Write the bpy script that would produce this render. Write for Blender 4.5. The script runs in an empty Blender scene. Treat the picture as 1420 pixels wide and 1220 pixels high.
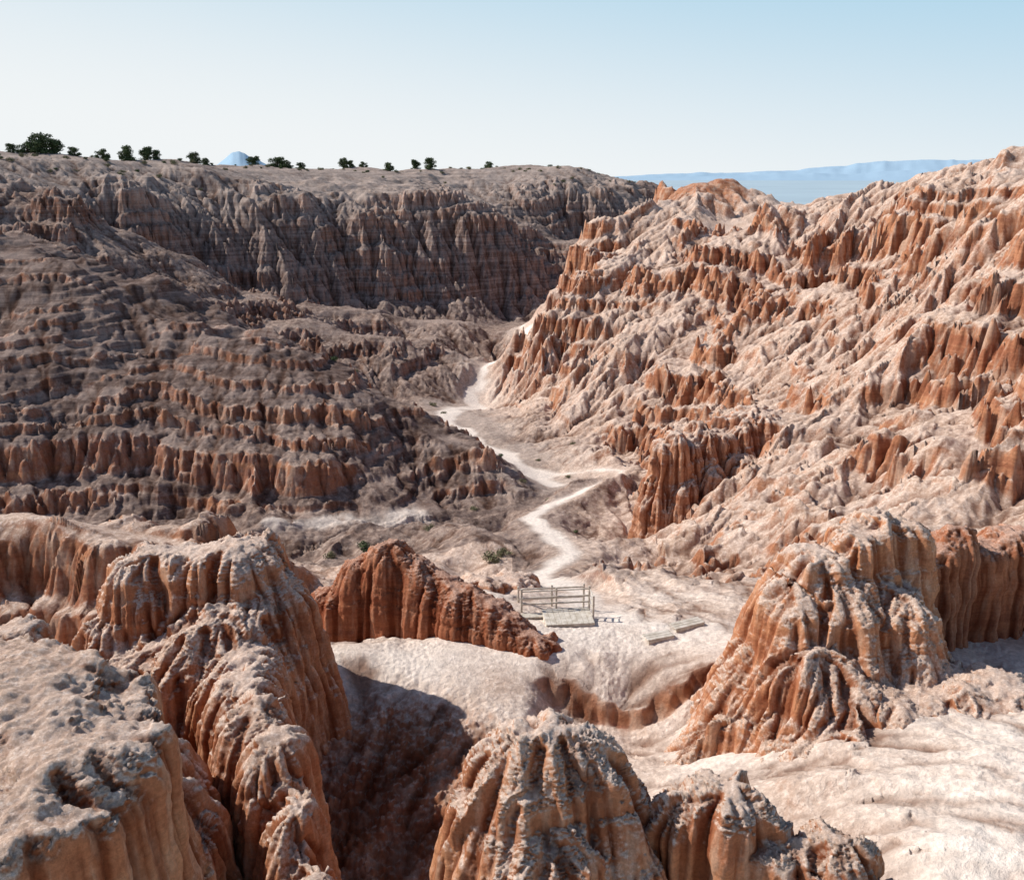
import bpy, bmesh, math, random
import numpy as np
from mathutils import Vector
rng=np.random.default_rng(7); random.seed(5)
sc=bpy.context.scene
NA,NR=1320,2300
# ---------------------------------------------------------------- noise
def hsh(ix,iy,seed,iz=None):
    n=ix.astype(np.uint32)*np.uint32(374761393)+iy.astype(np.uint32)*np.uint32(668265263)+np.uint32((seed*1442695)&0xffffffff)
    if iz is not None: n=n+iz.astype(np.uint32)*np.uint32(2246822519)
    n=(n^(n>>np.uint32(13)))*np.uint32(1274126177)
    n=(n^(n>>np.uint32(15)))*np.uint32(2654435761)
    n=n^(n>>np.uint32(16))
    return (n&np.uint32(0xffffff)).astype(np.float32)/np.float32(16777216)
def sstep(a,b,x):
    t=np.clip((x-a)/(b-a),0,1); return t*t*(3-2*t)
def vnoise(x,y,seed=0):
    ix=np.floor(x); iy=np.floor(y); fx=(x-ix).astype(np.float32); fy=(y-iy).astype(np.float32)
    ix=ix.astype(np.int32)+10000; iy=iy.astype(np.int32)+10000
    u=fx*fx*(3-2*fx); v=fy*fy*(3-2*fy)
    a=hsh(ix,iy,seed);b=hsh(ix+1,iy,seed);c=hsh(ix,iy+1,seed);d=hsh(ix+1,iy+1,seed)
    return (a+(b-a)*u)*(1-v)+(c+(d-c)*u)*v-0.5
def fbm(x,y,o=4,seed=0):
    s=0;a=1.
    for i in range(o):
        s=s+a*vnoise(x*2**i+i*17.3,y*2**i-i*9.1,seed+i); a*=.5
    return s
def vnoise3(x,y,z,seed=0):
    ix=np.floor(x);iy=np.floor(y);iz=np.floor(z)
    fx=x-ix;fy=y-iy;fz=z-iz
    ix=ix.astype(np.int32)+10000;iy=iy.astype(np.int32)+10000;iz=iz.astype(np.int32)+10000
    u=fx*fx*(3-2*fx);v=fy*fy*(3-2*fy);w=fz*fz*(3-2*fz)
    r=0
    for i in (0,1):
        for j in (0,1):
            for k in (0,1):
                r=r+hsh(ix+i,iy+j,seed,iz+k)*(u if i else 1-u)*(v if j else 1-v)*(w if k else 1-w)
    return r-.5
def fbm3(x,y,z,o=4,seed=0):
    s=0;a=1.
    for i in range(o):
        s=s+a*vnoise3(x*2**i+i*7.3,y*2**i,z*2**i,seed+i);a*=.5
    return s
def worley2(x,y,seed=0,ids=False):
    ix=np.floor(x).astype(np.int32);iy=np.floor(y).astype(np.int32)
    d1=np.full(x.shape,9.,np.float32);rid=np.zeros(x.shape,np.float32)
    for i in (-1,0,1):
        for j in (-1,0,1):
            cx=ix+i;cy=iy+j
            px=cx+hsh(cx+9999,cy+9999,seed);py=cy+hsh(cx+9999,cy+9999,seed+51)
            d=(px-x)**2+(py-y)**2
            if ids: rid=np.where(d<d1,hsh(cx+9999,cy+9999,seed+77),rid)
            d1=np.minimum(d1,d)
    return (np.sqrt(d1),rid) if ids else np.sqrt(d1)
def worley3(x,y,z,seed=0):
    ix=np.floor(x).astype(np.int32);iy=np.floor(y).astype(np.int32);iz=np.floor(z).astype(np.int32)
    d1=np.full(x.shape,9.,np.float32)
    for i in (-1,0,1):
        for j in (-1,0,1):
            for k in (-1,0,1):
                cx=ix+i;cy=iy+j;cz=iz+k
                a=cx+9999;b=cy+9999;c=cz+9999
                d1=np.minimum(d1,(cx+hsh(a,b,seed,c)-x)**2+(cy+hsh(a,b,seed+51,c)-y)**2+(cz+hsh(a,b,seed+97,c)-z)**2)
    return np.sqrt(d1)
def gully(x,y,dx,dy,L,seed):
    x=(x/L).astype(np.float32);y=(y/L).astype(np.float32)
    ix=np.floor(x).astype(np.int32);iy=np.floor(y).astype(np.int32)
    C=np.zeros(x.shape,np.float32);S=np.zeros(x.shape,np.float32)
    for i in (-1,0,1):
        for j in (-1,0,1):
            cx=ix+i;cy=iy+j
            vx=x-(cx+hsh(cx+9999,cy+9999,seed));vy=y-(cy+hsh(cx+9999,cy+9999,seed+33))
            w=np.exp(-2.2*(vx*vx+vy*vy))
            ph=(vx*dx+vy*dy)*np.float32(6.2832)
            C+=w*np.cos(ph);S+=w*np.sin(ph)
    m=np.sqrt(C*C+S*S)+1e-5
    return C/m,S/m
def polydist(X,Y,pts):
    d=np.full(X.shape,1e9,np.float32)
    for (x0,y0),(x1,y1) in zip(pts[:-1],pts[1:]):
        ex,ey=x1-x0,y1-y0
        t=np.clip(((X-x0)*ex+(Y-y0)*ey)/(ex*ex+ey*ey),0,1)
        d=np.minimum(d,(X-x0-t*ex)**2+(Y-y0-t*ey)**2)
    return np.sqrt(d)
# ---------------------------------------------------------------- macro relief (metres, eye level = 0)
CP=[(3.1,24,-15.6),(1.3,28,-14.9),(6,28,-14.9),(8.9,30,-15.3),(-2,31,-15.3),(4,33,-16.6),(1.8,40,-19),(3.1,50,-21.7),
(1.6,60,-23.2),(5.1,66,-23.7),(9.8,72,-23.6),(2,75,-25.5),(-1.4,83,-25.7),(-5.9,94,-26.1),(-7.3,102,-26.2),(-4.7,112,-26.3),
(-.5,125,-26.7),(1.3,155,-27.4),(-1.5,184,-27),(13,200,-27),(4,170,-27.3),(28,235,-26),
(-10.3,62,-24.9),(-15.7,59,-24.8),(-13.8,52,-24),(-20,52,-24),(-5,47,-22.6),(-4,55,-23.0),(-6,40,-20.5),
(-24,42,-16.4),(-20.5,41.6,-16.8),(-16.8,41,-17.3),(-13.8,40,-18.4),(-30,43,-16.4),(-38,44,-16.2),(-21,35,-20.5),(-30,36,-19.8),(-12,40,-20.5),(-26,51,-23.5),(-36,52,-23),
(2.6,68,-25),(-1,71,-23.2),(-4.4,74,-22.1),(-9.8,77,-21.0),(-16,80,-19.2),(-21.7,85,-16.8),(-35.4,95,-13.0),(-43,97,-11.2),(-52,100,-9.4),(-67.5,105,-6.4),(-90,112,-3.4),
(-33.8,60,-24.4),(-22,60,-24.6),(-11.8,65,-24.2),(-45,60,-23.5),(-62,62,-21),(-4,65.5,-24.9),(-32,78,-18.3),(-50,80,-15.6),(-20,71,-21.4),(-70,82,-12.6),(-10,71.5,-22.7),(-34,70,-20.8),(-22,66,-22.9),(-48,70,-19.3),(-28,87,-16.2),
(-65,135,-5.2),(-50,135,-11.5),(-34,135,-18.2),(-21.4,138,-20.4),(-7,140,-21.8),(3,145,-25),(-85,138,-1),(-16.5,117,-21.0),(-24,123,-19.6),(-8,121,-23.2),(-11,128,-23),
(-50,115,-15),(-30,111,-21),(-15,106,-25.4),(-14,96,-25.2),(-75,122,-8),(-22,99,-23),(-20,130,-24.5),(-5,130,-26),(-6,82,-24.4),(-10,88,-24.7),
(-16,170,-27),(-30,158,-26),(-53,152,-21),(-67,148,-14),(-1.7,196,-12),(-39,180,-10),(-66,163,-6),(25,220,-12),(-20,188,-11.5),(-28,172,-24),
(-78,140,-2),(-88,160,2.0),(-94,150,2.4),(-110,140,3.4),(-67,188,1.6),(-41,232,.8),(-10,262,-1.4),(16,292,3.2),(30,300,.3),(44,305,-3.8),(53,320,-6),
(-50,205,-2.5),(-15,228,-5.5),(22,255,-6),(45,265,-11),(-90,250,1),(-130,200,4),(-150,280,2),(-40,330,-1),(20,400,-6),(100,400,-14),(-100,400,-1),(120,300,-12),(200,400,-16),(-200,400,-2),
(-.5,110,-26.2),(4.8,118,-17),(10.9,122,-14.2),(10.8,135,-11),(18.8,140,-6.5),(25,145,-3.6),(28.5,149,-1.2),(31.6,150,-1.0),(34.8,150,-1.3),(39,150,-3.0),(44,148,-4.2),(50,130,-2.6),(50.4,110,.6),(49,95,1.8),(55,90,2.2),(62,80,2.8),
(75,130,-2),(60,180,-9),(85,150,-6),(35,190,-14),(18,165,-20),(14,150,-20),(75,100,1),(90,90,2),(110,120,0),(40,230,-14),(90,220,-12),(30,170,-9),
(39,100,-11),(30,75,-14),(24,58,-15.5),(20,47,-16.8),(32,55,-10.5),(25.5,42,-13.5),(39,68,-7),(44,78,-2.8),(36,50,-8),(46,60,-3),(32,40,-10),(45,45,-5),
(13.6,54,-20),(16.7,68,-18.6),(21,88,-17.4),(26,112,-12.8),(32,138,-6),(11.3,98,-19.5),(9.7,82,-23.3),(11.4,71,-23.2),(3,100,-24.8),(6,105,-22),(1.5,112,-22.5),
(13.5,61,-19.4),(9,60,-22.9),(17.5,62,-17.2),
(14,38,-16.8),(12.6,42,-18),(7.4,44,-20.2),(20,36,-15.5),(26,34,-13.5),(8,36,-17),(35,30,-10),
(9.5,17,-12.6),(8.5,13.5,-12.1),(12.6,19,-12.7),(7.2,19.5,-13.8),(4.9,22,-15.0),(2,24.5,-15.3),(-.2,26,-14.9),(-2.6,26,-14.9),(-6.1,26.4,-14.8),(15,16,-12),(17,24.5,-14.8),(12.5,22.5,-13.8),
(-4.5,24.6,-15.1),(-2.2,23.6,-15.1),(-.3,22.3,-15.1),(-4.6,22.4,-15.8),(-4,20,-16.3),(-2.7,18,-16.8),(-1.8,20.8,-15.7),(-.5,17.5,-16.3),(3.6,20,-15),(3,16,-15.8),(5,13,-13.8),(0,14,-17.6),(-3,14,-18.0),(-8,20,-16.5),(-12,14,-15),(-14,26,-18),(-10,33,-19),(-9,36,-19.8),
(0,8,-14.5),(-8,9,-12.5),(8,9,-11.8),(0,4,-12),(-12,5,-11),(12,5,-10),(-20,20,-17),(-30,25,-15.5),(30,15,-11),(-4,30,-16.5),(-7,30,-17.4),(1.5,21,-15.3),(5.5,24.3,-14.6),(2,25.6,-14.9)]
CP=np.array(CP,float)
cc=1.1+0.022*CP[:,1]
n=len(CP)
D2=(CP[:,None,0]-CP[None,:,0])**2+(CP[:,None,1]-CP[None,:,1])**2
K=np.sqrt(D2+cc[None,:]**2)
A=np.zeros((n+3,n+3));A[:n,:n]=K-np.eye(n)*0.05;A[:n,n]=1;A[:n,n+1]=CP[:,0]/100;A[:n,n+2]=CP[:,1]/100
A[n,:n]=1;A[n+1,:n]=CP[:,0]/100;A[n+2,:n]=CP[:,1]/100
W=np.linalg.solve(A,np.concatenate([CP[:,2],[0,0,0]]))
def macro(X,Y):
    M=W[n]+W[n+1]*X/100+W[n+2]*Y/100
    gx=np.full(X.shape,W[n+1]/100);gy=np.full(X.shape,W[n+2]/100)
    for i in range(n):
        dx=X-CP[i,0];dy=Y-CP[i,1];k=np.sqrt(dx*dx+dy*dy+cc[i]**2)
        M+=W[i]*k;k=W[i]/k;gx+=dx*k;gy+=dy*k
    return M,gx,gy
trail=[(2.4,29.5),(3.0,34),(1.6,40),(1.4,44),(3.4,49),(2.8,54),(1.2,59),(2.8,63),(5.4,66),(8.4,69),(9.2,71.5),(7.4,74),(4,76.5),(1.5,79)]
wash=[(3.2,72.5),(2.2,76),(.6,79),(-.8,83),(-3.8,87),(-5.2,92),(-7.4,97),(-7.4,103),(-4.6,107),(-4.6,112),(-2,118),(.5,125),(2.2,133),(.6,144),(1.8,155)]
pools=[(-17.5,59.5),(-14,61),(-11,62.3),(-7.5,64)]
th=np.radians(np.linspace(-41,41,NA));u=np.linspace(0,1,NR)
r=5.0*np.exp(u*math.log(430/5.0))
R,TH=np.meshgrid(r,th,indexing='ij')
X=R*np.sin(TH);Y=R*np.cos(TH)
M,gx,gy=macro(X,Y)
slope=np.sqrt(gx*gx+gy*gy)
wn=fbm(X/2.5,Y/2.5,3,11)
wxx=fbm(X/5,Y/5,3,12)*1.7;wyy=fbm(X/5,Y/5,3,14)*1.7
dt=polydist(X+wxx*.5,Y+wyy*.5,trail)+.15+.45*sstep(66,72,Y);dw=polydist(X+wxx,Y+wyy,wash)+.15+.35*sstep(100,112,Y);dp=polydist(X+wxx,Y+wyy,pools)
trailm=1-sstep(.6,2.2,dt);washm=1-sstep(1.2,3.5,dw)
trailw=1-sstep(1.0,4,dt);washw=1-sstep(1.5,5.5,dw)
near=1-sstep(30,40,Y+np.clip(-X-8,0,20))
foot=np.interp(Y,[0,28,30,44,57,70,85,110,125,160,200,235],[500,500,9.5,9.3,9.3,12,8.5,-.5,3,13,24,40])
hillz=(Y>np.interp(X,[-70,-45,-22,3],[60,58,58,67]))&(X<3.5)&(Y<np.interp(X,[-70,-30,-15,3],[122,110,99,72]))
farz=(Y>np.interp(X,[-90,-67,-53,-28,-1,28],[140,146,150,160,180,225]))&~((X>foot)&(Y<240))
rightf=sstep(-2,3,X-foot)*sstep(34,42,Y)*(Y<240)
hillf=hillz*sstep(-21,-18.5,M)*1.0
farf=sstep(-6,6,Y-np.interp(X,[-90,-67,-53,-28,-1,28],[136,142,147,158,178,223]))*(X<foot)
midz=sstep(40,46,Y)*(1-sstep(62,68,Y))*(X<9)*(X>-30)*sstep(-17.5,-20,M)
knob=np.exp(-(((X-31.5)/7)**2+((Y-149)/9)**2)**2)
act=sstep(.07,.28,slope)
act=np.maximum(act,midz*.8);act=np.maximum(act,farf*.6)*(1-trailm)*(1-washm)*(1-.5*knob)
plat=sstep(-.5,2.0,M)*sstep(140,190,Y)
skyl=1-.85*sstep(-6,-2,M)*sstep(60,90,Y)
cell=R*(82*math.pi/180/NA)*1.5
G=np.zeros(X.shape,np.float32);crease_shade=np.zeros(X.shape,np.float32);cw=0
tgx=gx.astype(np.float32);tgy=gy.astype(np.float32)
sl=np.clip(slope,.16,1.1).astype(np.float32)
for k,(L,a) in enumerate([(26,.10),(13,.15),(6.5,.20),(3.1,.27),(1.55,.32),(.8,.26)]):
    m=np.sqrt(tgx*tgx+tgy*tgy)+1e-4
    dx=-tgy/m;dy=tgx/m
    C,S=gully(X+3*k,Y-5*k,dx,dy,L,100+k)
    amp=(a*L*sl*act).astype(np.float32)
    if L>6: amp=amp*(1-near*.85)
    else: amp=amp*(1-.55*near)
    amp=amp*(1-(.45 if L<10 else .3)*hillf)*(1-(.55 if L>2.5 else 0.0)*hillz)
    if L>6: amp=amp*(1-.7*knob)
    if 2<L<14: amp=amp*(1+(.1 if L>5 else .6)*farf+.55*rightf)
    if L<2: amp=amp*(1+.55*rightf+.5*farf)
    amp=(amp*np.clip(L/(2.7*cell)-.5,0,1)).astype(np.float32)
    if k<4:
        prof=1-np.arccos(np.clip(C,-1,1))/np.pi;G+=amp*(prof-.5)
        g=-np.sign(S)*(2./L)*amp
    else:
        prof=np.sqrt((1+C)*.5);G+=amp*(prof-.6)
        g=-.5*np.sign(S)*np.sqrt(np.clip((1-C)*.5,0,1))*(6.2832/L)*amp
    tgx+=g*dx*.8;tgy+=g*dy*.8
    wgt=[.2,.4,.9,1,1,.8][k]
    crease_shade+=wgt*prof*act;cw+=wgt
crease_shade=crease_shade/cw+(1-act)*.75
H=M+G+fbm(X/14,Y/14,3,3)*1.2*sstep(32,60,Y)*(1-washw)*(1-trailw)*(1-.6*hillf)*(1-knob)+farf*fbm(X/22,Y/22,3,19)*1.6*sstep(-16,-8,M)
ridg=1-2*np.abs(fbm(X/7,Y/7,3,15))
H+=midz*(1-trailw)*(ridg-.6)*1.6
zg=np.linspace(-60,25,1701)
def Tcurve(base,bands):
    dens=base+sum(k*np.exp(-(np.abs(zg-c)/w)**3) for c,w,k in bands)
    cum=np.cumsum(dens)*(zg[1]-zg[0]);i0,i1=np.searchsorted(zg,-27),np.searchsorted(zg,2)
    b=29/(cum[i1]-cum[i0]);Tz=b*(cum-cum[i0])-27;lo=zg<-27;Tz[lo]=zg[lo];return Tz,b*dens
Tz,Td=Tcurve(.65,[(-23,.5,2.4),(-20.8,.5,2.2),(-18.4,.7,2.6),(-14.6,.5,2.4),(-12.4,.9,2.5),(-9.0,.5,2.5),(-6.2,.9,2.6),(-3.4,.3,2.2),(-1.8,.3,1.8)])
Th,Tdh=Tcurve(.75,[(-23.8,.25,2.2),(-22.5,.35,3.0),(-21.3,.12,2.4),(-20.3,.2,2.4),(-19.0,.12,2.2),(-17.4,.14,2.4),(-16.2,.1,2.4),(-15.2,.12,2.4),(-13.8,.1,2.4),(-12.4,.12,2.4),(-10.6,.12,2.4),(-9.2,.1,2.4),(-8,.12,2.2)])
wz=(fbm(X/26,Y/26,5,21)*6.5+(X*.015))
wzh=fbm(X/18,Y/18,4,23)*2.2
gap=np.clip(.75+fbm(X/9,Y/9,4,61)*2.6,.0,1.15);gaph=np.clip(.95+fbm(X/9,Y/9,4,61)*1.6,.2,1.15)
wT=act*(1-.85*near)*(1-plat)*(1-trailw)*(1-washw)*sstep(-25.2,-23.4,M)
Hh=np.interp(H+wzh,zg,Th)-wzh;clh=np.interp(H+wzh,zg,Tdh)
Hr=np.interp(H+wz,zg,Tz)-wz;clr=np.interp(H+wz,zg,Td)
wg=wT*gap;wgh=wT*gaph
Z=np.where(hillz,H*(1-wgh)+Hh*wgh,H*(1-wg)+Hr*wg)
cl=np.clip((np.where(hillz,clh*wgh,clr*wg)-.8)/1.4,0,1)
wq,rid=worley2(X/.95+wn*.4,Y/.95+wxx*.2,5,True);wq2=worley2(X/.7+wn*.5,Y/.7,6)
col=np.clip(1-(wq/.6)**2,0,1)*(.3+rid*rid)
resm=np.clip(.75/(2.5*cell)-.5,0,1);resc=np.clip(.95/(2.2*cell)-.5,0,1)
lowl=1-.7*(Y<52)*(X<0)
soft=(1-.8*hillf)*(1-.5*hillz)*skyl*lowl
Z+=cl*(1-near)*(1.2*col-.25)*soft*(.35+.65*resc)+(.16*act+.45*cl)*(1-near*.8)*resm*np.maximum(soft,.5*hillz)*(np.clip(1-wq2*1.2,0,1)-.3)
wq3,rid3=worley2(X/2.4+wn*.4,Y/2.4,16,True)
Z+=rightf*act*skyl*(1-trailw)*np.clip(1-(wq3/.36)**2,0,1)*np.clip(rid3-.6,0,1)*1.5*sstep(-23,-21,M)
zl=Z+wn*.3+fbm(X/9,Y/9,3,83)*1.5
Z+=hillz*act*.12*np.sin(zl*2*np.pi/.8)*np.clip(fbm(X/7,Y/7,2,84)+.6,0,1)
Z+=fbm(X/2.6,Y/2.6,3,31)*.20+fbm(X/.6,Y/.6,4,41)*.11*(R<120)*(.3+.7*act)
scree=np.exp(-(((X+3.6)/4.3)**2+((Y-19.8)/4.0)**2)**2)
pb=worley2(X/.17,Y/.17,8);pb2=worley2(X/.34,Y/.34,18)
Z+=np.where(R<34,(.4-pb)*(.05*sstep(-.1,.35,fbm(X/1.7,Y/1.7,3,77))+.16*scree)+(.4-pb2)*.28*scree,0)
cr=worley2(X/1.1+wn*.5,Y/1.1,9);Z+=np.where(R<45,(.5-cr)*.12*sstep(0.,.4,fbm(X/4,Y/4,3,78)),0)
yl=24.0+.5*np.sin(X*1.1)+wn*.6+(worley2(X/.55,Y/.55,19)-.5)*.4
bx=sstep(.3,1.6,X)*(1-sstep(6.8,8.6,X))*sstep(18,21,Y)
Z-=.6*(1-sstep(-.22,.22,Y-yl))*bx
bankm=np.exp(-((Y-yl)/.28)**2)*bx
Z-=.10*trailm+.3*washm
rim=sstep(340,420,R);Z=Z*(1-rim)+(-32)*rim
Z=Z.astype(np.float32)
def hz(x,y):
    rr=math.hypot(x,y);t=math.degrees(math.atan2(x,y))
    fi=math.log(rr/5.0)/math.log(430/5.0)*(NR-1);fj=(t+41)/82*(NA-1)
    i=int(min(max(fi,0),NR-2));j=int(min(max(fj,0),NA-2));a=fi-i;c=fj-j
    return float((Z[i,j]*(1-a)+Z[i+1,j]*a)*(1-c)+(Z[i,j+1]*(1-a)+Z[i+1,j+1]*a)*c)
reg=np.zeros(X.shape,np.int8)
reg[(X>foot)&(Y<240)]=3
reg[hillz]=1
reg[(Y>120)&(X<3)&(reg==0)]=2
reg[farz]=4
reg[(dt+wn*.4)<.6]=5
reg[(dw+wn*1.2)<1.1]=6
reg[(dp+wn*.8)<.5]=6
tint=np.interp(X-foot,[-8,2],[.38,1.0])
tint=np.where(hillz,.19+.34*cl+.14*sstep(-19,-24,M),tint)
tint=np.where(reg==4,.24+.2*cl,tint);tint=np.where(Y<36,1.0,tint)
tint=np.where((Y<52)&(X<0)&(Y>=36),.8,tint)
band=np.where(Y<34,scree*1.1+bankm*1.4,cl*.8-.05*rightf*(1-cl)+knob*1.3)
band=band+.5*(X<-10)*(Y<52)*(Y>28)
fl=fbm(X/3,Y/3,4,91)
pale=np.maximum((1-sstep(.4,1.2,dt+wn*.5)),(1-sstep(.7,1.8,dw+wn*1.3)))*.88
pale=np.maximum(pale,(1-sstep(.2,1.3,dp+wn))*.6)
pale=np.maximum(pale,(1-sstep(2,6,dw+fl*6))*.16)
pale=np.maximum(pale,farf*(.06+.12*sstep(-10,-5,M)))
pale=np.maximum(pale,(1-sstep(30,38,Y))*np.clip(.66+fl*.9,0,.95)*sstep(1.0,.35,slope)*(1-np.clip(scree*1.8,0,1))*(1-bankm)*sstep(-14,-9,X))
# ---------------------------------------------------------------- materials
def newmat(name):
    m=bpy.data.materials.new(name);m.use_nodes=True;nt=m.node_tree;nt.nodes.clear()
    o=nt.nodes.new('ShaderNodeOutputMaterial');p=nt.nodes.new('ShaderNodeBsdfPrincipled')
    p.inputs['Roughness'].default_value=.95;p.inputs['Specular IOR Level'].default_value=.1
    nt.links.new(p.outputs[0],o.inputs[0]);return m,nt,p
class N:
    def __init__(s,nt): s.nt=nt
    def set(s,inp,v):
        if isinstance(v,bpy.types.NodeSocket): s.nt.links.new(v,inp)
        elif v is not None:
            if isinstance(v,(tuple,list)) and len(v)==3 and inp.type=='RGBA': v=(*v,1)
            inp.default_value=v
    def math(s,op,a,b=0,c=None,clamp=False):
        n=s.nt.nodes.new('ShaderNodeMath');n.operation=op;n.use_clamp=clamp
        s.set(n.inputs[0],a);s.set(n.inputs[1],b)
        if c is not None:s.set(n.inputs[2],c)
        return n.outputs[0]
    def mix(s,f,a,b,bt='MIX'):
        n=s.nt.nodes.new('ShaderNodeMix');n.data_type='RGBA';n.blend_type=bt
        s.set(n.inputs[0],f);s.set(n.inputs[6],a);s.set(n.inputs[7],b);return n.outputs[2]
    def noise(s,vec,scale,det=4,rough=.55):
        n=s.nt.nodes.new('ShaderNodeTexNoise');s.set(n.inputs['Vector'],vec);n.inputs['Scale'].default_value=scale
        n.inputs['Detail'].default_value=det;n.inputs['Roughness'].default_value=rough;return n.outputs[0]
    def mr(s,v,a,b,c=0,d=1):
        n=s.nt.nodes.new('ShaderNodeMapRange');n.interpolation_type='SMOOTHSTEP'
        s.set(n.inputs[0],v);n.inputs[1].default_value=a;n.inputs[2].default_value=b;n.inputs[3].default_value=c;n.inputs[4].default_value=d
        return n.outputs[0]
    def vmul(s,v,t):
        n=s.nt.nodes.new('ShaderNodeVectorMath');n.operation='MULTIPLY';s.set(n.inputs[0],v);n.inputs[1].default_value=t;return n.outputs[0]
    def attr(s,a):
        n=s.nt.nodes.new('ShaderNodeAttribute');n.attribute_name=a;return n.outputs['Fac']
def rockmat(name,near=False,steepA=(.49,.235,.13),steepB=(.35,.14,.077),flatA=(.65,.495,.405),flatB=(.56,.405,.315),lo=None,hi=None,dust=(.81,.71,.64),streak=(.66,.42,.29)):
    m,nt,p=newmat(name);q=N(nt)
    g=nt.nodes.new('ShaderNodeNewGeometry');pos=g.outputs['Position'];sx=nt.nodes.new('ShaderNodeSeparateXYZ');nt.links.new(g.outputs['Normal'],sx.inputs[0]);nz=sx.outputs[2]
    n1=q.noise(pos,.25,2);n2=q.noise(pos,1.6,3,.65);n3=q.noise(pos,14 if near else 5,4,.78)
    f=q.math('ADD',nz,q.math('MULTIPLY',q.math('SUBTRACT',n2,.5),.5))
    f=q.math('ADD',f,q.math('MULTIPLY',q.math('SUBTRACT',n3,.5),.4))
    if not near: f=q.math('SUBTRACT',f,q.math('MULTIPLY',q.attr('band'),.42))
    flat=q.mr(f,lo or (.28 if near else .30),hi or (.76 if near else .82))
    strata=q.noise(q.vmul(pos,(.04,.04,1.5)),1.0,5,.75)
    st2=q.noise(q.vmul(pos,(3.2,3.2,.6)) if near else q.vmul(pos,(1.3,1.3,.25)),1.0,3,.7)
    steep=q.mix(q.mr(strata,.38,.62),steepA,steepB)
    steep=q.mix(q.mr(st2,.46,.66,0,.7),steep,streak if near else (.58,.42,.32))
    fl=q.mix(q.mr(n1,.35,.65),flatA,flatB)
    fl=q.mix(q.mr(n3,.46,.68,0,.7),fl,dust if near else (.76,.66,.58))
    col=q.mix(flat,steep,fl)
    if not near:
        t=q.attr('tint')
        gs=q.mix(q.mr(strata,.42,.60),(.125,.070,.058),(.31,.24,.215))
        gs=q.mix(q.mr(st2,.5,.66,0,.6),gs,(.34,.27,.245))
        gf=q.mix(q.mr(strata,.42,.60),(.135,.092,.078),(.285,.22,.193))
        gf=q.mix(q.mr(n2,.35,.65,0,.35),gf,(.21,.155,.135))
        grey=q.mix(flat,gs,gf)  # grey clay of the left side, darkened further to paint in its shade
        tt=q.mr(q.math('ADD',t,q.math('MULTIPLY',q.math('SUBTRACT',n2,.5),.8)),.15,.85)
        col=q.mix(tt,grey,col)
        col=q.mix(q.attr('pale'),col,(.90,.81,.73))
    cv=q.attr('crease_shade')
    col=q.mix(1.0,col,q.mix(q.mr(cv,.2,.7),(.56,.40,.33) if near else (.40,.29,.24),(1.08,1.05,1.02)),'MULTIPLY')  # painted crease shade: gullies darkened, ridge tops slightly lightened
    fine=q.mr(n3,.3,.7,.78,1.12)
    cmb=nt.nodes.new('ShaderNodeCombineColor');[nt.links.new(fine,cmb.inputs[i]) for i in range(3)]
    col=q.mix(1.0,col,cmb.outputs[0],'MULTIPLY')
    nt.links.new(col,p.inputs['Base Color'])
    b1=nt.nodes.new('ShaderNodeBump');b1.inputs['Strength'].default_value=1.0;b1.inputs['Distance'].default_value=.05 if near else .10
    nt.links.new(q.noise(pos,15 if near else 5,5,.82),b1.inputs['Height']);nt.links.new(b1.outputs[0],p.inputs['Normal']);return m
def flatmat(name,c1,c2,scale=3,bump=.02):
    m,nt,p=newmat(name);q=N(nt);g=nt.nodes.new('ShaderNodeNewGeometry');pos=g.outputs['Position']
    nn=q.noise(pos,scale,6,.65)
    nt.links.new(q.mix(q.mr(nn,.35,.65),c1,c2),p.inputs['Base Color'])
    if bump:
        b1=nt.nodes.new('ShaderNodeBump');b1.inputs['Distance'].default_value=bump;nt.links.new(q.noise(pos,scale*5,6,.7),b1.inputs['Height']);nt.links.new(b1.outputs[0],p.inputs['Normal'])
    return m
m_terr=rockmat('badlands_clay')
m_rock=rockmat('orange_siltstone',near=True,steepA=(.58,.275,.145),steepB=(.44,.175,.088),flatA=(.73,.565,.465),flatB=(.64,.46,.355))
m_red=rockmat('red_siltstone',near=True,steepA=(.46,.185,.095),steepB=(.33,.115,.06),flatA=(.58,.37,.28),flatB=(.48,.26,.18),lo=.5,hi=.95,dust=(.66,.49,.40),streak=(.50,.26,.165))
m_butt=rockmat('tan_siltstone',near=True,steepA=(.50,.245,.14),steepB=(.38,.165,.095),flatA=(.64,.49,.40),flatB=(.56,.40,.31),lo=.25,hi=.8)
m_plain=flatmat('plain_painted_haze',(.36,.46,.52),(.42,.53,.59),.0016,0)  # aerial haze painted into the plain's bluish base colour
m_mtn=flatmat('mountain_painted_haze',(.33,.47,.59),(.36,.50,.62),.0004,0)  # distance haze is part of this blue colour, no real atmosphere
m_leaf=flatmat('juniper_foliage',(.05,.075,.032),(.10,.13,.06),2.5,.02)
m_bark=flatmat('juniper_bark',(.16,.11,.08),(.24,.18,.14),6,.01)
m_sage=flatmat('sage_foliage',(.14,.14,.08),(.26,.24,.14),4,.02)
m_wood=flatmat('weathered_painted_wood',(.48,.42,.34),(.68,.62,.54),5,.008)
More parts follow.
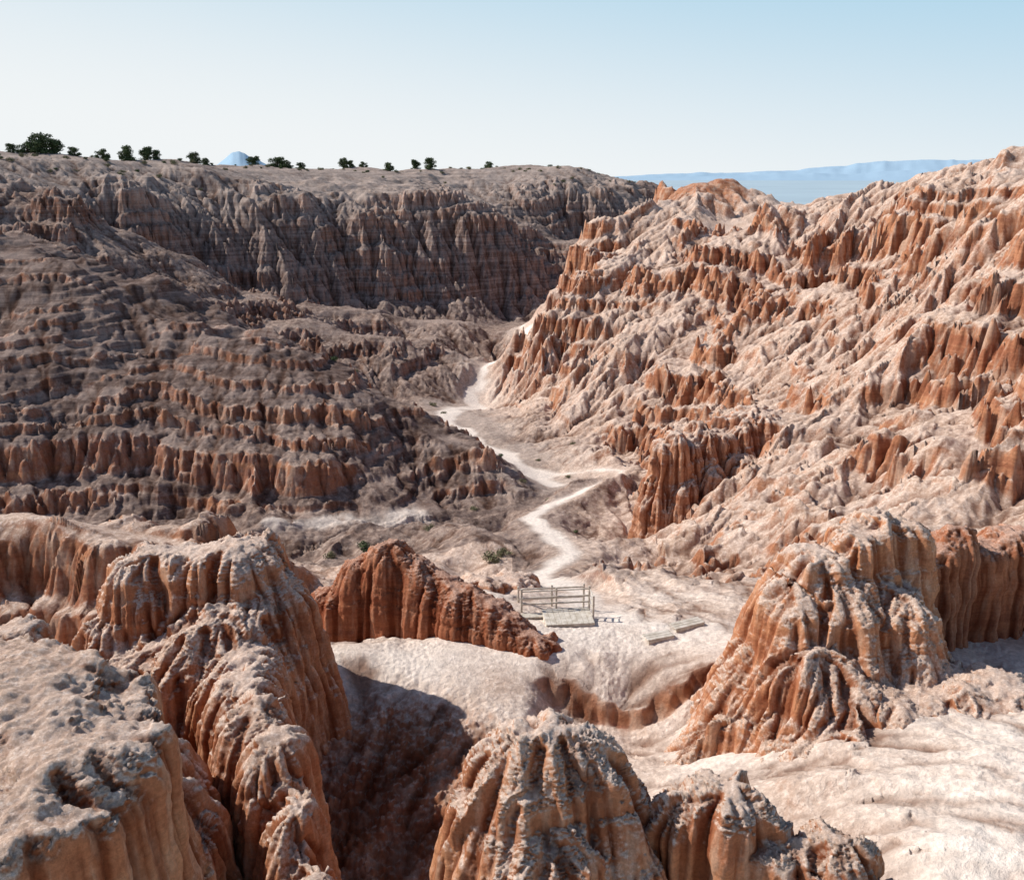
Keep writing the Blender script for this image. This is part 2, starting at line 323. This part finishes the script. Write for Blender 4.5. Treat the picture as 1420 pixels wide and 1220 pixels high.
# ---------------------------------------------------------------- mesh helper
def grid_mesh(name,co,quads,attrs,mat):
    me=bpy.data.meshes.new(name);me.vertices.add(len(co));me.vertices.foreach_set('co',np.ascontiguousarray(co,np.float32).ravel())
    me.loops.add(len(quads)*4);me.loops.foreach_set('vertex_index',np.ascontiguousarray(quads,np.int32).ravel())
    me.polygons.add(len(quads));me.polygons.foreach_set('loop_start',np.arange(0,len(quads)*4,4,dtype=np.int32))
    me.polygons.foreach_set('use_smooth',np.ones(len(quads),bool))
    for k,v in attrs.items():
        a=me.attributes.new(k,'FLOAT','POINT');a.data.foreach_set('value',np.ascontiguousarray(v,np.float32))
    me.update(calc_edges=True);me.materials.append(mat)
    ob=bpy.data.objects.new(name,me);sc.collection.objects.link(ob);return ob
idx=np.arange(NR*NA).reshape(NR,NA)
Q=np.stack([idx[:-1,:-1],idx[:-1,1:],idx[1:,1:],idx[1:,:-1]],-1).reshape(-1,4)
fr=reg[:-1,:-1].ravel()
CO=np.stack([X,Y,Z],-1).reshape(-1,3)
info={0:('ground','pale pink clay canyon floor with scree slopes','ground'),1:('hill','grey and red banded clay hill with fluted ledges','hill'),
2:('hill.001','low tan eroded clay ridge in the valley','hill'),3:('canyon_wall','sunlit orange and tan fluted canyon wall with spires','canyon wall'),
4:('canyon_wall.001','shaded grey mauve fluted cliff below the flat rim','canyon wall'),5:('path','pale winding footpath on the canyon floor','path'),6:('dry_wash','white silt dry stream bed winding through canyon','stream bed')}
for k,(nm,lb,ct) in info.items():
    q=Q[fr==k];uq,inv=np.unique(q,return_inverse=True)
    ob=grid_mesh(nm,CO[uq],inv.reshape(-1,4),{'crease_shade':crease_shade.ravel()[uq],'tint':tint.ravel()[uq],'pale':pale.ravel()[uq],'band':band.ravel()[uq]},m_terr)
    ob['kind']='structure';ob['label']=lb;ob['category']=ct
na=96;rs=[400,800,1600,3500,8000,20000,60000]
co=[(rr*math.sin(a),rr*math.cos(a),-33-(.0 if rr<900 else 6)) for rr in rs for a in np.linspace(0,2*math.pi,na,endpoint=False)]
qd=[(i*na+j,i*na+(j+1)%na,(i+1)*na+(j+1)%na,(i+1)*na+j) for i in range(len(rs)-1) for j in range(na)]
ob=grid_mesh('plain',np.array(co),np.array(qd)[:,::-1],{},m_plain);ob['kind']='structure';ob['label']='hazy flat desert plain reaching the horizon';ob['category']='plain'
def mountains(name,prof,dist,label,seed):
    az=np.radians(np.array([p[0] for p in prof]));hh=np.array([p[1] for p in prof])*dist
    N1,N2=300,24
    A1=np.linspace(az[0],az[-1],N1);hp=np.interp(A1,az,hh)
    hp=hp*(1+.10*fbm(A1*90,A1*0,3,seed+5))
    co=[]
    for j in range(N2):
        t=j/(N2-1);d=dist*(0.86+.28*t);s=max(0,1-abs(t-.5)*2)**.9
        nz=fbm(A1*60,np.full(N1,j*.2),3,seed)*.09*hh.max()*(s**.5)
        z=-60+(hp+60)*s+nz*np.sin(np.linspace(0,np.pi,N1))**.4
        co.append(np.stack([d*np.sin(A1),d*np.cos(A1),z],-1))
    co=np.concatenate(co);i2=np.arange(N1*N2).reshape(N2,N1)
    q=np.stack([i2[:-1,:-1],i2[:-1,1:],i2[1:,1:],i2[1:,:-1]],-1).reshape(-1,4)
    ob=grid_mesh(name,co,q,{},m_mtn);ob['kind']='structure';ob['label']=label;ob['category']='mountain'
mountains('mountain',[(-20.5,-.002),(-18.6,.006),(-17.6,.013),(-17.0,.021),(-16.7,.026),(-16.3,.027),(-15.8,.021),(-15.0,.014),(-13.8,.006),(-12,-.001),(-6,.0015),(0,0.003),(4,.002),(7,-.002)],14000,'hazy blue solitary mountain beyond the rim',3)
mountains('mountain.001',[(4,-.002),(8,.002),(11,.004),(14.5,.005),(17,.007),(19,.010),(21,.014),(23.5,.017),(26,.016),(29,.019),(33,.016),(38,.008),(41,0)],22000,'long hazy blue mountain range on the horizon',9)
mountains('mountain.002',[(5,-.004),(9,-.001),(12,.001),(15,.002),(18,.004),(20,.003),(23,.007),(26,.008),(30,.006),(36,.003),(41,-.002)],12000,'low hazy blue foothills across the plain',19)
# ---------------------------------------------------------------- rock formations
def formation(name,lumps,base,vox,label,seed,capn=1.0,flute=1.0,mat=None,smooth=1.0,rag=1.0):
    bm=bmesh.new()
    for L in lumps:
        x,y,zt,rx,ry=L[:5];cap=L[5] if len(L)>5 else .9;fla=L[6] if len(L)>6 else .13
        ds=[0.0,.03,.1,.22,.4,.65,1.0]
        ds=[d*cap for d in ds]+list(np.linspace(cap*1.4,zt-base,8))
        rings=[];ns=24
        for d in ds:
            s=math.sqrt(max(0,1-(1-min(d/cap,1))**2))
            if d==0:s=.02
            s*=(1+fla*d)
            rings.append([bm.verts.new((x+rx*s*math.cos(2*math.pi*i/ns),y+ry*s*math.sin(2*math.pi*i/ns),zt-d)) for i in range(ns)])
        for a,b2 in zip(rings[:-1],rings[1:]):
            for i in range(ns): bm.faces.new((a[i],b2[i],b2[(i+1)%ns],a[(i+1)%ns]))
        bm.faces.new(rings[0]);bm.faces.new(rings[-1][::-1])
    me=bpy.data.meshes.new(name);bm.to_mesh(me);bm.free()
    ob=bpy.data.objects.new(name+'_tmp',me);sc.collection.objects.link(ob)
    md=ob.modifiers.new('r','REMESH');md.mode='VOXEL';md.voxel_size=.12
    ms=ob.modifiers.new('s','SMOOTH');ms.factor=.6;ms.iterations=int(14*smooth)
    md=ob.modifiers.new('r2','REMESH');md.mode='VOXEL';md.voxel_size=vox
    ms=ob.modifiers.new('s2','SMOOTH');ms.factor=.5;ms.iterations=6
    dg=bpy.context.evaluated_depsgraph_get();ev=ob.evaluated_get(dg);m2=bpy.data.meshes.new_from_object(ev)
    bpy.data.objects.remove(ob)
    nv=len(m2.vertices);co=np.zeros(nv*3,np.float32);m2.vertices.foreach_get('co',co);co=co.reshape(-1,3)
    def norms():
        a=np.zeros(nv*3,np.float32);m2.vertex_normals.foreach_get('vector',a);return a.reshape(-1,3)
    nr=norms();x,y,z=co.T
    d=(fbm3(x/1.9,y/1.9,z/4,3,seed)*.65+fbm3(x/.8,y/.8,z/2.6,2,seed+3)*.14)*rag
    co=co+nr*d[:,None];m2.vertices.foreach_set('co',co.ravel());m2.update();nr=norms();x,y,z=co.T;d=np.zeros(nv,np.float32)
    hx,hy=nr[:,0],nr[:,1];hm=np.sqrt(hx*hx+hy*hy)+1e-3
    sm=sstep(.12,.6,hm)
    wob=fbm3(x/.9,y/.9,z/2.5,3,seed+9)
    dx,dy=-hy/hm,hx/hm;cvv=np.zeros(nv,np.float32)
    for k,(L,a) in enumerate([(1.6,.17),(.8,.23),(.4,.28),(.2,.22)]):
        C,S=gully(x+k*5+wob*.17*L,y-k*3+wob*.17*L,dx,dy,L,seed+20+k)
        prof=.65*np.sqrt((1+C)*.5)+.35*(1-np.arccos(np.clip(C,-1,1))/np.pi) ; am=a*L*flute*sm*np.clip(.8+vnoise3(x/1.1,y/1.1,z/3.2,seed+30+k)*1.6,.1,1.5)
        d+=am*(prof-.6);cvv+=(prof-.6)*sm*[.5,.7,.6,.3][k]
    led=fbm(z*1.9+fbm3(x/2,y/2,z/2,2,seed+4)*.8,x*.06,3,seed+5);d+=led*.14*sm
    co=co+nr*d[:,None]
    m2.vertices.foreach_set('co',co.ravel());m2.update()
    nr=norms();x,y,z=co.T;up=np.clip(nr[:,2],0,1)
    crust=sstep(.4,.85,up+.5*fbm3(x/.8,y/.8,z/.8,2,seed+7))
    p1=worley3(x/.22,y/.22,z/.15,seed+11);p2=worley3(x/.10,y/.10,z/.08,seed+12)
    pm=np.clip(.3+fbm3(x/.7,y/.7,z/.7,2,seed+17)*1.8,0,1.2)
    d2=crust*((.5-p1)*.07*pm+(.5-p2)*.035)*capn+fbm3(x/.35,y/.35,z/(.22+.5*(1-crust)),4,seed+13)*(.06+.06*crust)+(1-crust)*(.5-p2)*.012
    co=co+nr*d2[:,None];m2.vertices.foreach_set('co',co.ravel())
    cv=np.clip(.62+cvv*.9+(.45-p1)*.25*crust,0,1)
    a=m2.attributes.new('crease_shade','FLOAT','POINT');a.data.foreach_set('value',cv.astype(np.float32))
    m2.polygons.foreach_set('use_smooth',np.ones(len(m2.polygons),bool))
    cx,cy=float(co[:,0].mean()),float(co[:,1].mean())
    co2=co-np.array([cx,cy,base],np.float32);m2.vertices.foreach_set('co',co2.ravel());m2.update()
    m2.materials.clear();m2.materials.append(mat or m_rock)
    o=bpy.data.objects.new(name,m2);o.location=(cx,cy,base);sc.collection.objects.link(o)
    o['label']=label;o['category']='rock formation'
    return o
formation('rock_formation',[(-8.4,11.2,-6.8,2.6,1.6,.25,.04),(-6.3,10.7,-7.1,1.5,1.5,.2,.05),(-5.8,9.8,-7.4,1.1,1.3,.2,.06),(-7.2,9.2,-7.3,1.8,1.5,.2,.05),(-10,12,-6.9,2,1.6,.25,.05)],-16,.034,'flat topped pale crusted clay ledge with orange sides',11,1.3,.8,rag=.55)
formation('rock_formation.001',[(-8.0,24,-9.9,1.4,1.3,1.3,.12),(-10.2,23.6,-10.1,1.3,1.3,1.3,.12),(-9.1,23.7,-10.1,1.4,1.3,1.2,.12),(-7.2,23.4,-10.9,1.2,1.3,1.2,.16),(-8.2,22,-11.4,1.5,1.4,1.2,.15),(-7.3,20.8,-11.8,1.0,1.2,1.2,.15),(-6.6,19.2,-11.6,.8,1.2,1.2,.15),(-5.9,17.8,-11.5,.7,1.1,1,.17),(-5.1,16.4,-11.7,.6,1,1,.18),(-4.4,15.1,-12.0,.55,1,1,.18),(-3.7,13.9,-12.6,.5,.8,1,.18),(-11.2,22.6,-12,.9,1.1,1,.12),(-9.6,21.4,-12.2,1.3,1.2,1,.15)],-19,.042,'tall orange fluted clay bluff with a descending ridge',23,1,1.1,smooth=1.5,rag=.8)
formation('rock_formation.008',[(-7.8,16,-11.5,1.2,1.0,.8,.1),(-6.7,14.6,-11.6,1.1,1.0,.8,.12),(-9.2,17,-11.6,1.2,1.0,.8,.1)],-19,.04,'rough orange clay shoulder with dusty crust',29,1,1.0)
formation('rock_formation.002',[(.55,13,-8.9,1.15,.9,1.3,.2),(-.1,12.6,-9.7,.9,.9,1.2,.2),(1.3,12.9,-9.5,.85,.8,1.2,.2),(1.7,12.5,-10.4,.8,.8,1,.2),(.6,12,-10.2,1,.8,1,.2)],-19,.028,'broad domed orange clay hoodoo with rough pale crust',37,rag=.7)
formation('rock_formation.003',[(3.7,12.6,-9.8,.8,.7,.8,.18),(3.1,12.8,-10.1,.6,.6,.8,.18),(4.5,12.1,-10.4,.7,.7,.8,.18),(5.3,12.1,-10.2,.7,.6,.8,.18),(5.9,11.5,-10.8,.7,.6,.8,.18)],-17,.028,'cluster of small orange clay knobs with pale caps',41,smooth=.7,rag=.7)
formation('rock_formation.004',[(9.8,23.7,-9.5,.6,.8,.6,.34),(10.6,24,-9.3,.55,.8,.5,.34),(11.5,24.2,-9.6,.6,.8,.6,.34),(8.8,23.3,-10.1,.6,.9,.6,.4),(8.1,22.8,-11.1,.8,1.1,.8,.42),(9.4,22.6,-10.8,1.0,1.2,1,.44),(10.8,22.6,-10.8,.9,1.2,1,.42),(8.5,21.2,-12.2,1.1,1.2,.8,.55),(7.2,22.4,-12.7,.9,1.1,.8,.5),(10.3,20.4,-12.7,1.2,1.0,.6,.7),(8.6,19.6,-13.3,1.1,.9,.5,.8),(12.1,20.4,-12.4,1.2,.9,.5,.8),(6.4,21.6,-13.9,.9,.8,.5,.7)],-17,.045,'massive orange clay butte with pale crusted peak and skirts',53,smooth=.7,flute=1.0,rag=1.2)
formation('rock_formation.010',[(12.4,25.8,-10.9,.9,.9,.7,.08),(13.6,26.6,-11.5,.8,.9,.6,.06),(14.6,27.3,-11.1,.8,.9,.6,.06),(15.8,27.8,-11.8,.9,.9,.6,.06),(17.0,28.3,-11.7,.9,1,.6,.06),(18.8,28.8,-12.1,1.5,1,1,.08),(14,29.3,-12.2,2.0,1.4,1,.12),(17.5,30.2,-12.3,2.2,1.4,1,.12)],-17,.06,'deep red fluted clay wall behind the pale butte',59,mat=m_red,smooth=.7,rag=1.2)
formation('rock_formation.005',[(-8.4,29.4,-15.6,.9,.7,.8,.2),(-7.5,29.1,-15.0,.9,.7,.9,.2),(-6.4,29,-14.1,.9,.8,.9,.2),(-5.3,29.1,-13.0,.9,.8,1,.2),(-4.3,29,-12.3,.9,.8,1,.22),(-3.4,28.7,-12.7,.9,.8,1,.2),(-2.5,28.3,-13.1,.9,.8,1,.2),(-1.6,27.8,-13.4,.9,.8,.9,.2),(-.8,27.3,-13.7,.9,.75,.9,.2),(0,26.8,-14.0,.85,.7,.8,.2),(.8,26.2,-14.35,.8,.7,.6,.2)],-20,.045,'long red clay fin sloping down beside the platform',61,.3,.65,mat=m_red,smooth=1.6,rag=.5)
formation('rock_formation.006',[(-1.3,35.5,-16.6,1.2,1,.9,.3),(0,36,-16.7,1.2,1,.9,.3),(-2.6,36.5,-17.6,1,1,.9,.3),(1.2,36,-17.4,.9,.8,.9,.3)],-22,.08,'small grey white fluted clay mound',71,.6)
formation('rock_formation.007',[(-11.6,18,-9.6,.9,.9,1,.15),(-12.6,18.6,-10.2,1,1,1,.15)],-18,.06,'narrow orange clay pinnacle',83)
formation('rock_spire',[(11.3,128,-9.6,1.0,1.2,1.2,.10),(13,129,-10.4,1.1,1.2,1.2,.12),(9.8,126,-12.6,1.1,1.3,1.2,.14),(15,130,-10.2,1.2,1.3,1,.12)],-24,.14,'blocky orange spires at the end of the wall',91,.5,1.6,mat=m_butt,smooth=.4)
formation('rock_formation.009',[(10.3,58.3,-17.4,.7,1.0,.7,.14),(11.3,58.6,-16.7,.7,1.1,.7,.14),(12.4,59.2,-17.2,.8,1.2,.7,.14),(13.5,60,-16.8,.8,1.3,.7,.14),(9.8,57.8,-19.4,.7,.9,.7,.2),(14.8,61,-17.1,1.1,1.5,.8,.14),(16.3,62,-16.6,1.3,1.8,.8,.14),(18,63,-16.2,1.6,2.0,.8,.14),(11.8,57.4,-20,.8,.8,.7,.3),(13.8,58.2,-19.2,.8,.9,.7,.3),(15.8,59.4,-18.6,1.0,1.0,.7,.3)],-26,.085,'blocky fluted orange cliff buttress on the wall',97,.6,1.4,mat=m_butt,smooth=.5,rag=1.4)
# ---------------------------------------------------------------- wooden platform
def box(bm,c,s,rz=0):
    vs=bmesh.ops.create_cube(bm,size=1)['verts']
    for v in vs:
        x,y,z=v.co.x*s[0],v.co.y*s[1],v.co.z*s[2]
        v.co=Vector((c[0]+x*math.cos(rz)-y*math.sin(rz),c[1]+x*math.sin(rz)+y*math.cos(rz),c[2]+z))
def mk(name,bm,mat,parent=None,loc=(0,0,0),bev=.008):
    me=bpy.data.meshes.new(name);bm.to_mesh(me);bm.free();me.materials.append(mat)
    o=bpy.data.objects.new(name,me);o.location=loc;sc.collection.objects.link(o)
    if bev:
        b=o.modifiers.new('b','BEVEL');b.width=bev;b.segments=1
    if parent:o.parent=parent
    return o
px,py=1.75,28.3;pz=hz(px,py)-.16
pl=bpy.data.objects.new('viewing_platform',None);pl.location=(px,py,pz);pl.rotation_euler[2]=math.radians(6);sc.collection.objects.link(pl)
pl['label']='weathered pale wooden stair landing with open railings';pl['category']='platform'
bm=bmesh.new()
for i in range(9): box(bm,(-.55+i*.19,-.1,.42),(.182,1.2,.04))
mk('deck',bm,m_wood,pl)
bm=bmesh.new();box(bm,(.21,-.66,.2),(1.7,.04,.38));box(bm,(.21,.46,.2),(1.7,.04,.38));box(bm,(-.62,-.1,.2),(.04,1.07,.38));box(bm,(1.04,-.1,.2),(.04,1.07,.38))
mk('skirt',bm,m_wood,pl)
def rail(x0,y0,x1,y1,zs=(.62,.86,1.12)):
    L=math.hypot(x1-x0,y1-y0);a=math.atan2(y1-y0,x1-x0)
    for zz in zs:
        bm=bmesh.new();box(bm,(0,0,0),(L,.035,.06 if zz<1.1 else .04),a);mk('rail',bm,m_wood,pl,((x0+x1)/2,(y0+y1)/2,zz),.005)
rail(-1.35,.56,1.1,.56);rail(1.1,-.1,1.1,.5);rail(-1.35,1.6,1.1,1.6,(.3,.7))
for (x,y,z) in [(-1.35,.62,.3),(-.1,.62,.3),(1.1,.62,.3),(1.1,-.16,.3),(-1.35,1.66,-.1),(-.1,1.66,-.1),(1.1,1.66,-.1)]:
    bm=bmesh.new();box(bm,(0,0,0),(.07,.07,1.75));mk('post',bm,m_wood,pl,(x,y,z+.02),.006)
for i in range(6):
    bm=bmesh.new();box(bm,(0,0,0),(.9,.3,.05));mk('step',bm,m_wood,pl,(-1.0,.3+i*.3,.3-i*.2),.005)
for k,(x,y,l,a) in enumerate([(4.9,26.6,1.0,20),(6.0,27.4,1.2,25)]):
    st=bpy.data.objects.new('wooden_step'+('' if k==0 else '.001'),None);st.location=(x,y,hz(x,y)-.09);st.rotation_euler[2]=math.radians(a);sc.collection.objects.link(st)
    st['label']='pale weathered timber step set into the clay';st['category']='step';st['group']='timber steps on the bench'
    bm=bmesh.new()
    for j in range(3): box(bm,(0,-.15+j*.15,.2),(l,.14,.04))
    mk('tread',bm,m_wood,st)
    bm=bmesh.new();box(bm,(0,-.2,.09),(l-.04,.04,.17));mk('riser',bm,m_wood,st)
# ---------------------------------------------------------------- vegetation
def leafcloud(bm,blobs,nper,ls):
    for (c,rad) in blobs:
        for i in range(nper):
            d=Vector((random.gauss(0,1),random.gauss(0,1),random.gauss(0,1))).normalized()
            p=Vector(c)+Vector((d.x*rad[0],d.y*rad[1],d.z*rad[2]))*(random.random()**.35)
            a=Vector((random.gauss(0,1),random.gauss(0,1),random.gauss(0,1))).normalized();b=a.cross(d+Vector((.01,.2,.1))).normalized()
            s=ls*random.uniform(.5,1.3)
            bm.faces.new([bm.verts.new(p+a*s),bm.verts.new(p+b*s*.6),bm.verts.new(p-a*s),bm.verts.new(p-b*s*.6)])
def tree_meshes(k):
    random.seed(k);bm=bmesh.new();blobs=[]
    for i in range(28):
        a=random.uniform(0,6.28);h=random.uniform(.08,.80);rr=random.uniform(.05,.44)*math.sqrt(max(.08,1-((h-.32)/.6)**2))
        blobs.append(((rr*math.cos(a),rr*math.sin(a),h),(random.uniform(.13,.2),random.uniform(.13,.2),random.uniform(.11,.18))))
    leafcloud(bm,blobs,100,.04)
    cr=bpy.data.meshes.new('crown');bm.to_mesh(cr);bm.free();cr.materials.append(m_leaf)
    bm=bmesh.new()
    def limb(p,q,r0,r1):
        p=Vector(p);q=Vector(q);ax=(q-p).normalized();u=ax.orthogonal().normalized();v=ax.cross(u);R0=[];R1=[]
        for i in range(7):
            a=6.283*i/7;o=u*math.cos(a)+v*math.sin(a);R0.append(bm.verts.new(p+o*r0));R1.append(bm.verts.new(q+o*r1))
        for i in range(7): bm.faces.new((R0[i],R0[(i+1)%7],R1[(i+1)%7],R1[i]))
    limb((0,0,-.12),(.02,.01,.28),.055,.04);limb((.02,.01,.28),(-.03,.0,.62),.04,.018)
    for b in blobs[:7]: limb((.01,0,random.uniform(.1,.2)),b[0],.026,.008)
    tr=bpy.data.meshes.new('trunk');bm.to_mesh(tr);bm.free();tr.materials.append(m_bark);return tr,cr
TM=[tree_meshes(k) for k in (1,2,3,4)]
def rimpoint(azd,rmin=110,rmax=330):
    j=int((azd+41)/82*(NA-1));i0=np.searchsorted(r,rmin);i1=np.searchsorted(r,rmax)
    e=Z[i0:i1,j]/r[i0:i1];i=i0+int(np.argmax(e));return X[i,j],Y[i,j],Z[i,j]
trees=[(-30.0,2.6,1.2),(-28.1,2.2,1.3),(-27.4,2.6,1.4),(-26.7,4.6,1.2),(-26.1,3.4,1.2),(-25.1,2.1,1.3),(-23.7,2.5,1.3),(-22.4,3.6,1.1),(-21.4,3.4,1.1),(-20.9,2.5,1.1),(-18.8,2.8,1.3),(-18.2,2.3,1.2),(-15.5,2.9,1.4),(-14.2,3.2,1.5),(-13.6,2.6,1.5),(-12.8,2.0,1.4),(-10.2,3.6,1.0),(-9.9,2.6,1),(-9.1,2.0,1.4),(-7.6,2.8,1.3),(-5.9,3.4,1.2),(-5.05,3.9,1.2),(-1.4,2.6,1.5)]
def addtree(i,x,y,z,h,w):
    e=bpy.data.objects.new('juniper_tree'+('' if i==0 else '.%03d'%i),None);e.location=(x,y,z-.35);e.scale=(h*w,h*w,h);e.rotation_euler[2]=i*1.3;sc.collection.objects.link(e)
    e['label']='dark green spreading juniper on the canyon rim' if w>1.25 else 'dark green rounded juniper on the canyon rim';e['category']='tree';e['group']='junipers along the rim'
    tr,cr=TM[i%4]
    for nm,me in (('trunk',tr),('crown',cr)):
        o=bpy.data.objects.new(nm,me);o.parent=e;sc.collection.objects.link(o)
for i,(az,h,w) in enumerate(trees):
    x,y,z=rimpoint(az);addtree(i,x,y,z,h,w)
SM=[]
for k in range(3):
    random.seed(50+k);bm=bmesh.new();leafcloud(bm,[((random.uniform(-.3,.3),random.uniform(-.3,.3),random.uniform(.15,.4)),(.28,.28,.24)) for _ in range(7)],60,.06)
    me=bpy.data.meshes.new('shrub');bm.to_mesh(me);bm.free();me.materials.append(m_sage if k else m_leaf);SM.append(me)
pts=[]
for az in np.linspace(-30,7.5,85):
    x,y,z=rimpoint(az+random.uniform(-.3,.3),110,350);f=1-random.random()**1.5*.10
    pts.append((x*f,y*f,random.uniform(.8,1.7)))
for (x,y,s) in [(-1.2,50,1.3),(-.4,51,1.0),(-7,55,1.1),(-8.5,57,1.0),(-6,58.5,.9),(-2,63,.9),(-3,66,.8),(0,62,.7),(-10,56,1.2),(-12,54,.9),(-9,50,.8),(-6,48,.9),(3,67,.8),(1,70,.7),(-17,84,1.1),(-15.5,86,1.0),(-19,88,.9),(-12,93,1),(-10,97,.9),(-9.5,104,1.0),(-1,78,.7),(2.5,80,.6),(-8,100,.8),(-10,36,.9),(-8.6,35,.8),(-11,38,1.0),(4.5,58,.5),(5,75,.6),(6,84,.6),(-4,88,.6)]: pts.append((x,y,s))
for i,(x,y,s) in enumerate(pts):
    o=bpy.data.objects.new('shrub'+('' if i==0 else '.%03d'%i),SM[i%3]);o.location=(x,y,hz(x,y)-.08);o.scale=(s,s,s*random.uniform(.7,1));o.rotation_euler[2]=i;sc.collection.objects.link(o)
    o['label']='small dry desert shrub growing on the clay';o['category']='shrub';o['group']='desert shrubs'
# ---------------------------------------------------------------- light, sky, camera
el,az=math.radians(40),math.radians(-73)
S=Vector((math.sin(az)*math.cos(el),math.cos(az)*math.cos(el),math.sin(el)))
sd=bpy.data.lights.new('sun','SUN');sd.energy=5.0;sd.angle=math.radians(.5);sd.color=(1,.95,.88)
so=bpy.data.objects.new('sun',sd);so.rotation_euler=S.to_track_quat('Z','Y').to_euler();sc.collection.objects.link(so)
w=bpy.data.worlds.new('World');sc.world=w;w.use_nodes=True;nt=w.node_tree;q=N(nt)
sk=nt.nodes.new('ShaderNodeTexSky');sk.sky_type='NISHITA';sk.sun_disc=False;sk.sun_elevation=el;sk.sun_rotation=az%(2*math.pi);sk.altitude=1400;sk.air_density=1.0;sk.dust_density=1.2;sk.ozone_density=1.0
tc=nt.nodes.new('ShaderNodeTexCoord');sp=nt.nodes.new('ShaderNodeSeparateXYZ');nt.links.new(tc.outputs['Generated'],sp.inputs[0])
STR=.12
elev=q.math('ADD',sp.outputs[2],q.math('MULTIPLY',sp.outputs[0],.14))
hc=q.mix(q.mr(elev,-.02,.31),tuple(c/STR for c in (.88,.91,.92)),tuple(c/STR for c in (.38,.64,.82)))
col=q.mix(q.mr(sp.outputs[2],.20,.36,1,0),sk.outputs[0],hc)
nt.links.new(col,nt.nodes['Background'].inputs[0]);nt.nodes['Background'].inputs[1].default_value=STR
cd=bpy.data.cameras.new('Camera');cam=bpy.data.objects.new('Camera',cd);sc.collection.objects.link(cam)
cd.sensor_width=36;cd.lens=31.2;cd.clip_end=100000;cam.location=(0,0,0);cam.rotation_euler=(math.radians(73.5),0,0);sc.camera=cam
sc.view_settings.view_transform='Standard';sc.view_settings.look='None';sc.view_settings.exposure=0
